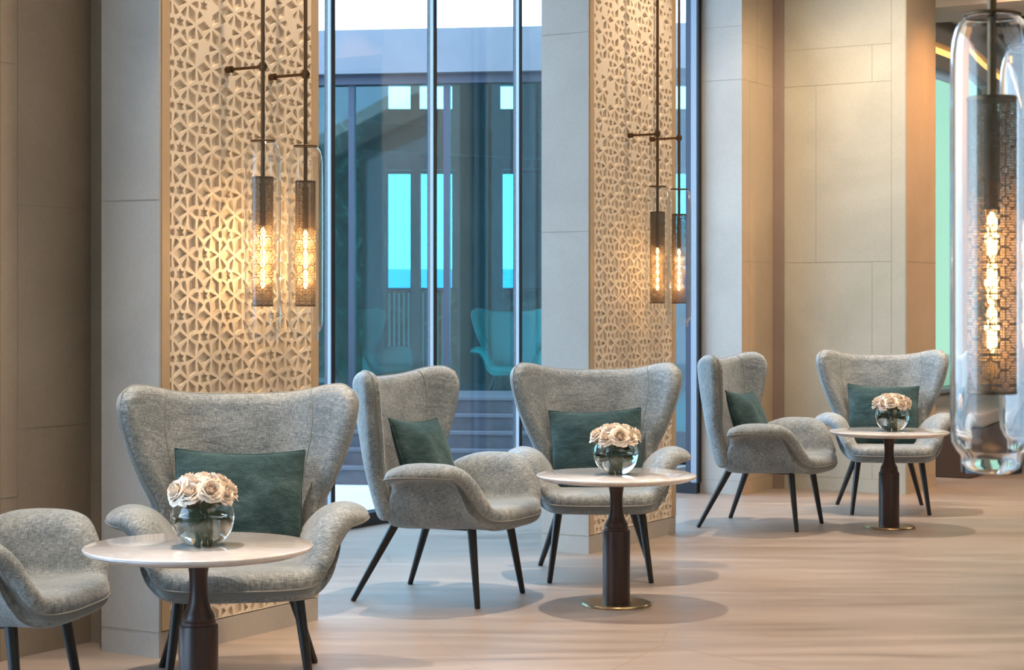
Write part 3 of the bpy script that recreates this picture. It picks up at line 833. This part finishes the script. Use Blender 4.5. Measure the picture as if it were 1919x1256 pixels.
# ---- tables
def make_table():
    r = empty('pedestal_table')
    b = MB(); R = .35
    b.lathe([(R - .03, .545), (R - .006, .555), (R, .560), (R, .566), (R - .003, .569), (R - .006, .570)], 96)
    b.build('tabletop', MAT['marble'], r, smooth=True, angle=40)
    b = MB()
    prof = [(.060, .012), (.060, .322), (.0585, .326), (.053, .328), (.053, .338), (.050, .341), (.0505, .350), (.046, .362), (.0375, .378), (.0315, .398), (.028, .425), (.0272, .455), (.0285, .485), (.033, .512), (.0395, .532), (.046, .545)]
    b.lathe(prof, 48); b.build('column', MAT['walnut'], r, smooth=True, angle=35)
    b = MB(); b.lathe([(.151, 0), (.152, .004), (.150, .009), (.147, .012)], 64); b.build('base_plate', MAT['brass'], r, smooth=True, angle=30)
    return r
t0 = make_table(); TB = []
TL = ['round pale marble table on dark turned pedestal, nearest, foot below the frame', 'middle round pale marble table with dark turned pedestal and brass base plate', 'farthest round pale marble table with dark turned pedestal, at right']
for i, (x, y) in enumerate(TABLES):
    o = t0 if i == 0 else copy_tree(t0)
    o.location = (x, y, 0); o.rotation_euler.z = i * 1.3
    tag(o, TL[i], 'table', 'marble pedestal tables'); TB.append(o)

# ---- bowl vases with roses
def arc(r, zc, z0, z1, n):
    out = []
    a0 = math.asin((z0 - zc) / r); a1 = math.asin((z1 - zc) / r)
    for i in range(n):
        a = a0 + (a1 - a0) * i / (n - 1); out.append((r * math.cos(a), zc + r * math.sin(a)))
    return out
def make_vase():
    r = empty('bowl_vase')
    b = MB()
    outer = arc(.098, .090, .002, .150, 26); inner = arc(.0955, .090, .0055, .150, 26)[::-1]
    mid = ((outer[-1][0] + inner[0][0]) / 2, .1515)
    prof = [(0.0001, .0012)] + outer + [mid] + inner + [(0.0001, .0055)]
    b.lathe(prof, 64, cap0=False, cap1=False); b.build('glass_bowl', MAT['glass'], r, smooth=True)
    w = arc(.0957, .090, .0052, .092, 20)
    b = MB(); b.lathe([(0.0001, .0052)] + w + [(0.0001, .0922)], 64, cap0=False, cap1=False); b.build('water', MAT['water'], r, smooth=True, angle=50)
    return r
def rose_mesh():
    b = MB(); rnd = random.Random(11)
    # count, radius, height, outward curl, half width, closing of the top
    layers = [(2, .0045, .040, 0, 1.15, .35), (3, .008, .041, 0, 1.05, .30), (3, .012, .041, .0005, 1.05, .20), (4, .017, .040, .002, .95, .08), (4, .0215, .038, .005, .92, 0), (5, .026, .034, .009, .82, 0), (5, .031, .027, .013, .80, 0), (6, .035, .018, .015, .72, 0)]
    nu, nv = 7, 8
    for li, (cnt, R, H, curl, hw, cls) in enumerate(layers):
        for c in range(cnt):
            ph = 2 * math.pi * (c + .37 * li + rnd.uniform(-.1, .1)) / cnt
            R2 = R * rnd.uniform(.90, 1.08); H2 = H * rnd.uniform(.92, 1.05); sk = rnd.uniform(-.12, .12)
            v = []
            for i in range(nv):
                t = i / (nv - 1)
                for j in range(nu):
                    w = -1 + 2 * j / (nu - 1)
                    sw = hw * (0.45 + .55 * math.sin(min(1, t * 1.25) * math.pi / 2))
                    base = .30 + .70 * math.sin(min(1, t * 1.35) * math.pi / 2)
                    rr = R2 * base * (1 - cls * max(0, t - .5) * 1.6) * (1 + sk * w) + curl * (max(0, t - .6) / .4) ** 1.5 * (1 + .3 * math.cos(w * 4 + c))
                    an = ph + w * sw * 1.2
                    z = H2 * t * (1 - .30 * abs(w) ** 2.2) + .0015 * math.cos(w * 7 + c * 2) * t - curl * .55 * (max(0, t - .7) / .3) ** 2
                    v.append((rr * math.cos(an), rr * math.sin(an), z))
            f = [(i * nu + j, i * nu + j + 1, (i + 1) * nu + j + 1, (i + 1) * nu + j) for i in range(nv - 1) for j in range(nu - 1)]
            b.add(v, f)
    b.lathe([(0.001, -.008), (.010, -.006), (.014, 0), (.008, .010), (.003, .022), (.001, .03)], 12)
    return b.mesh('bloom', MAT['petal'], smooth=True)
bloom_me = rose_mesh()
def leaf_mesh():
    b = MB(); n = 8; v = []
    for i in range(n):
        t = i / (n - 1); w = .017 * math.sin(math.pi * t ** .8) + .0004
        for s in (-1, 0, 1): v.append((t * .052, s * w, -.010 * t * t + (.004 if s else 0)))
    b.add(v, [(i * 3 + j, i * 3 + j + 1, i * 3 + j + 4, i * 3 + j + 3) for i in range(n - 1) for j in range(2)])
    return b.mesh('leaf', MAT['leaf'], smooth=True)
leaf_me = leaf_mesh()
SPOT_A = []
def make_bouquet():
    """returns list of rose things, local to the vase base"""
    out = []; rnd = random.Random(4); SPOT_A.clear()
    spots = [(0, 0, .193, 0)]
    for k in range(5): spots.append((.040, 2 * math.pi * k / 5 + .3, .184, 20 + 6 * (k % 2)))
    for k in range(9): spots.append((.070 + .006 * (k % 2), 2 * math.pi * k / 9, .158 + .008 * (k % 2), 42 + 10 * (k % 3)))
    for (r, a, z, tilt) in spots:
        a += rnd.uniform(-.08, .08); SPOT_A.append(a); z += rnd.uniform(-.004, .004)
        e = empty('rose'); p = Vector((r * math.cos(a), r * math.sin(a), z))
        R3 = Matrix.Rotation(a, 4, 'Z') @ Matrix.Rotation(math.radians(tilt), 4, 'Y') @ Matrix.Rotation(rnd.uniform(0, 6.28), 4, 'Z')
        s = rnd.uniform(.90, 1.06) * .92
        bl = bpy.data.objects.new('bloom', bloom_me); COL.objects.link(bl); bl.parent = e
        bl.matrix_local = Matrix.Translation(p) @ R3 @ Matrix.Scale(s, 4)
        b = MB(); ax = Vector((math.cos(a) * math.sin(math.radians(tilt)), math.sin(a) * math.sin(math.radians(tilt)), math.cos(math.radians(tilt))))
        p1 = p - ax * .004; p2 = Vector((r * .45 * math.cos(a), r * .45 * math.sin(a), .125)); aa = a + 2.4; rb = .012 + .016 * rnd.random()
        p3 = Vector((.3 * r * math.cos(a + 1), .3 * r * math.sin(a + 1), .075)); p4 = Vector((rb * math.cos(aa), rb * math.sin(aa), .013))
        pts = cr([tuple(p1), tuple(p2), tuple(p3), tuple(p4)], 12, False)
        b.tube([tuple(q) for q in pts], .0030, 7); b.build('stem', MAT['stem'], e, smooth=True)
        for q in range(2):
            lf = bpy.data.objects.new('leaf', leaf_me); COL.objects.link(lf); lf.parent = e
            la = a + rnd.uniform(-.9, .9); zz = .128 if q == 0 and tilt > 40 else rnd.uniform(.075, .10)
            rr = .022
            lf.matrix_local = Matrix.Translation((rr * math.cos(la), rr * math.sin(la), zz)) @ Matrix.Rotation(la, 4, 'Z') @ Matrix.Rotation(rnd.uniform(-.3, .45), 4, 'Y') @ Matrix.Rotation(rnd.uniform(-.8, .8), 4, 'X')
        out.append(e)
    return out
v0 = make_vase(); bq0 = make_bouquet()
VO = [(.013, 0.0), (-.002, .0), (.018, 0)]
VL = ['clear glass bowl vase of water on the nearest marble table', 'clear glass bowl vase of water on the middle marble table', 'clear glass bowl vase of water on the farthest marble table']
RL = ['cream rose in the bouquet on the nearest table', 'cream rose in the bouquet on the middle table', 'cream rose in the bouquet on the farthest table']
for i, (x, y) in enumerate(TABLES):
    v = v0 if i == 0 else copy_tree(v0)
    loc = (x + VO[i][0], y + VO[i][1], .5702)
    v.location = loc; v.rotation_euler.z = i * 0.9
    tag(v, VL[i], 'vase', 'glass bowl vases')
    yaw = i * 1.1 + .2
    info = []
    for k, e in enumerate(bq0):
        r = e if i == 2 else copy_tree(e)
        r.location = loc; r.rotation_euler.z = yaw
        info.append((k, SPOT_A[k] + yaw, r))
    where = ('nearest', 'middle', 'farthest')[i]
    def name_ring(items, ring):
        front = sorted([t for t in items if math.sin(t[1]) < 0.1], key=lambda t: math.cos(t[1]))
        back = sorted([t for t in items if math.sin(t[1]) >= 0.1], key=lambda t: math.cos(t[1]))
        words = ['leftmost', 'second from left', 'third from left', 'fourth from left', 'fifth from left', 'sixth from left']
        for lst, sd in ((front, 'front'), (back, 'back')):
            for q, t in enumerate(lst):
                w_ = 'rightmost' if q == len(lst) - 1 and q > 0 else words[q]
                tag(t[2], '%s %s cream rose, %s ring, bouquet on %s table' % (w_, sd, ring, where), 'rose', 'cream roses in the bouquet on the %s table' % where)
    tag(info[0][2], 'topmost cream rose in the middle of the bouquet on the %s table' % where, 'rose', 'cream roses in the bouquet on the %s table' % where)
    name_ring(info[1:6], 'upper'); name_ring(info[6:], 'outer')

# ---------------------------------------------------------------- pendant lamps
def uvtube(name, r, z0, z1, mat, parent, seg=64, rows=6):
    v = []; f = []; uv = []
    for i in range(rows + 1):
        for k in range(seg + 1):
            a = 2 * math.pi * k / seg; z = z0 + (z1 - z0) * i / rows
            v.append((r * math.cos(a), r * math.sin(a), z)); uv.append((a * r, z))
    for i in range(rows):
        for k in range(seg):
            q = i * (seg + 1) + k; f.append((q, q + 1, q + seg + 2, q + seg + 1))
    b = MB(); b.add(v, f); o = b.build(name, mat, parent, smooth=True)
    L = o.data.uv_layers.new(name='UVMap')
    L.data.foreach_set('uv', np.array([uv[l.vertex_index] for l in o.data.loops], float).ravel())
    return o
def make_pendant(zb, ztop, glassmat, arm=True, thick=True):
    """zb: z of the glass foot"""
    r = empty('pendant_lamp')
    g = zb
    b = MB(); b.tube([(0, 0, g + .60), (0, 0, ztop)], .0078, 14); b.build('rod', MAT['bronze'], r, smooth=True, angle=40)
    b = MB(); b.lathe([(.047, 0), (.0485, .002), (.0485, .004), (.047, .006)], 40, (0, 0, g + .762)); b.build('cap_disc', MAT['bronze'], r, smooth=True, angle=40)
    outer = [(.050, 0), (.0505, .020), (.0512, .028), (.058, .036), (.066, .050), (.0675, .062), (.0680, .09), (.0683, .35), (.0683, .66), (.0676, .700), (.0655, .722), (.061, .741), (.0545, .753), (.0475, .759), (.046, .762)]
    b = MB()
    if thick:
        t = .0028
        # subdivide long straight runs for a slight waviness
        prof = [(q, z) for q, z in outer]
        inn = [(q - t, z) for q, z in outer][::-1]
        b.lathe(prof + inn + [prof[0]], 72, (0, 0, g), cap0=False, cap1=False)
    else:
        b.lathe(outer, 72, (0, 0, g), cap0=False, cap1=False)
    b.build('glass_shade', glassmat, r, smooth=True)
    uvtube('perforated_sleeve', .0405, g + .135, g + .625, MAT['perforated'], r)
    b = MB(); b.lathe([(.0408, 0), (.0412, .002), (.0412, .004), (.0405, .006)], 48, (0, 0, g + .131), cap0=False, cap1=False)
    b.lathe([(.0408, 0), (.0412, .002), (.0412, .004), (.0405, .006)], 48, (0, 0, g + .622), cap0=False, cap1=True)
    b.build('sleeve_rim', MAT['bronze'], r, smooth=True, angle=40)
    bu = MB(); prof = []
    for i in range(49):
        t = i / 48; z = .20 + t * .235
        prof.append((.0022 + .0070 * abs(math.sin(t * math.pi * 6)) ** .8 * (1 if 0.0 < t < 1 else 0), z))
    bu.lathe(prof, 16, (0, 0, g)); o = bu.build('filament_bulb', MAT['filament'], r, smooth=True)
    b = MB(); b.lathe([(.012, .44), (.012, .60), (.009, .605)], 16, (0, 0, g)); b.build('lamp_holder', MAT['bronze'], r, smooth=True, angle=40)
    if arm:
        za = 2.222 if g < 1.25 else g
        al = .172
        b = MB()
        b.tube([(0, 0, za), (0, al, za)], .0062, 12); b.build('arm', MAT['bronze'], r, smooth=True, angle=40)
        b = MB(); b.tube([(0, al - .022, za), (0, al + .004, za)], .0135, 16); b.build('wall_knob', MAT['bronze'], r, smooth=True, angle=40)
        b = MB(); b.tube([(0, 0, za - .016), (0, 0, za + .016)], .0125, 16); b.tube([(0, -.014, za), (0, .016, za)], .0105, 14); b.build('arm_joint', MAT['bronze'], r, smooth=True, angle=40)
    return r
ARMR = math.atan2(-N[1], -N[0]) - math.pi / 2      # local +Y towards the wall
p0 = make_pendant(1.172, HC, MAT['thin_glass'], True, False)
PL = [(.39, 'glass cylinder pendant with glowing sleeve, left of the pair before the nearer lattice panel'),
      (.66, 'glass cylinder pendant with glowing sleeve, right of the pair beside the big window'),
      (3.42 + .39, 'glass cylinder pendant with glowing sleeve, left one before the farther lattice panel'),
      (3.42 + .66, 'glass cylinder pendant with glowing sleeve, right one before the farther lattice panel')]
for i, (u, lab) in enumerate(PL):
    o = p0 if i == 0 else copy_tree(p0)
    o.location = un(u, .177, 0.0 if i < 2 else 0.018); o.rotation_euler.z = ARMR
    if i >= 2:
        pass
    tag(o, lab, 'pendant lamp', 'glass cylinder pendants by the lattice panels')
    for dz in (-.075, 0, .075):
        d = bpy.data.lights.new('pendant_glow', 'POINT'); d.energy = 4.3; d.color = (1.0, 0.62, 0.28); d.shadow_soft_size = .012
        l = bpy.data.objects.new('pendant_glow', d); COL.objects.link(l); l.location = un(u, .177, 1.49 + dz)
for (x, y) in ((.803, 3.09), (.985, 3.46)):
    for dz in (-.075, 0, .075):
        d = bpy.data.lights.new('pendant_glow', 'POINT'); d.energy = 4.3; d.color = (1.0, 0.62, 0.28); d.shadow_soft_size = .012
        l = bpy.data.objects.new('pendant_glow', d); COL.objects.link(l); l.location = (x, y, 1.34 + dz)
pf = make_pendant(1.024, HC, MAT['glass'], False, True)
pf.location = (.803, 3.09, 0); tag(pf, 'large clear glass pendant in the right foreground with glowing perforated sleeve', 'pendant lamp', 'foreground glass pendants')
pg = copy_tree(pf); pg.location = (.985, 3.46, 0); pg.rotation_euler.z = 1.0
tag(pg, 'second glass pendant mostly cut off by the right edge, behind the large foreground pendant', 'pendant lamp')

# ---- chairs seen through the far glazing
for j, (px, Y, d, lab) in enumerate(((688, 19.0, (0.8, -0.6), 'teal armchair seen side-on behind the opposite glazing, left'), (962, 19.0, (0.1, -1), 'teal wing armchair facing out behind the opposite glazing, right'))):
    o = copy_tree(proto); o.location = ((px - 959.5) * Y / FPX, Y, .27); o.rotation_euler.z = face_angle(*d)
    tag(o, lab, 'armchair', 'teal armchairs in the building opposite')
    for ch in [o] + list(o.children_recursive):
        if ch.type == 'MESH' and ch.name.split('.')[0] in ('seat_shell', 'wing_back'):
            ch.material_slots[0].link = 'OBJECT'; ch.material_slots[0].material = MAT['teal_fabric']
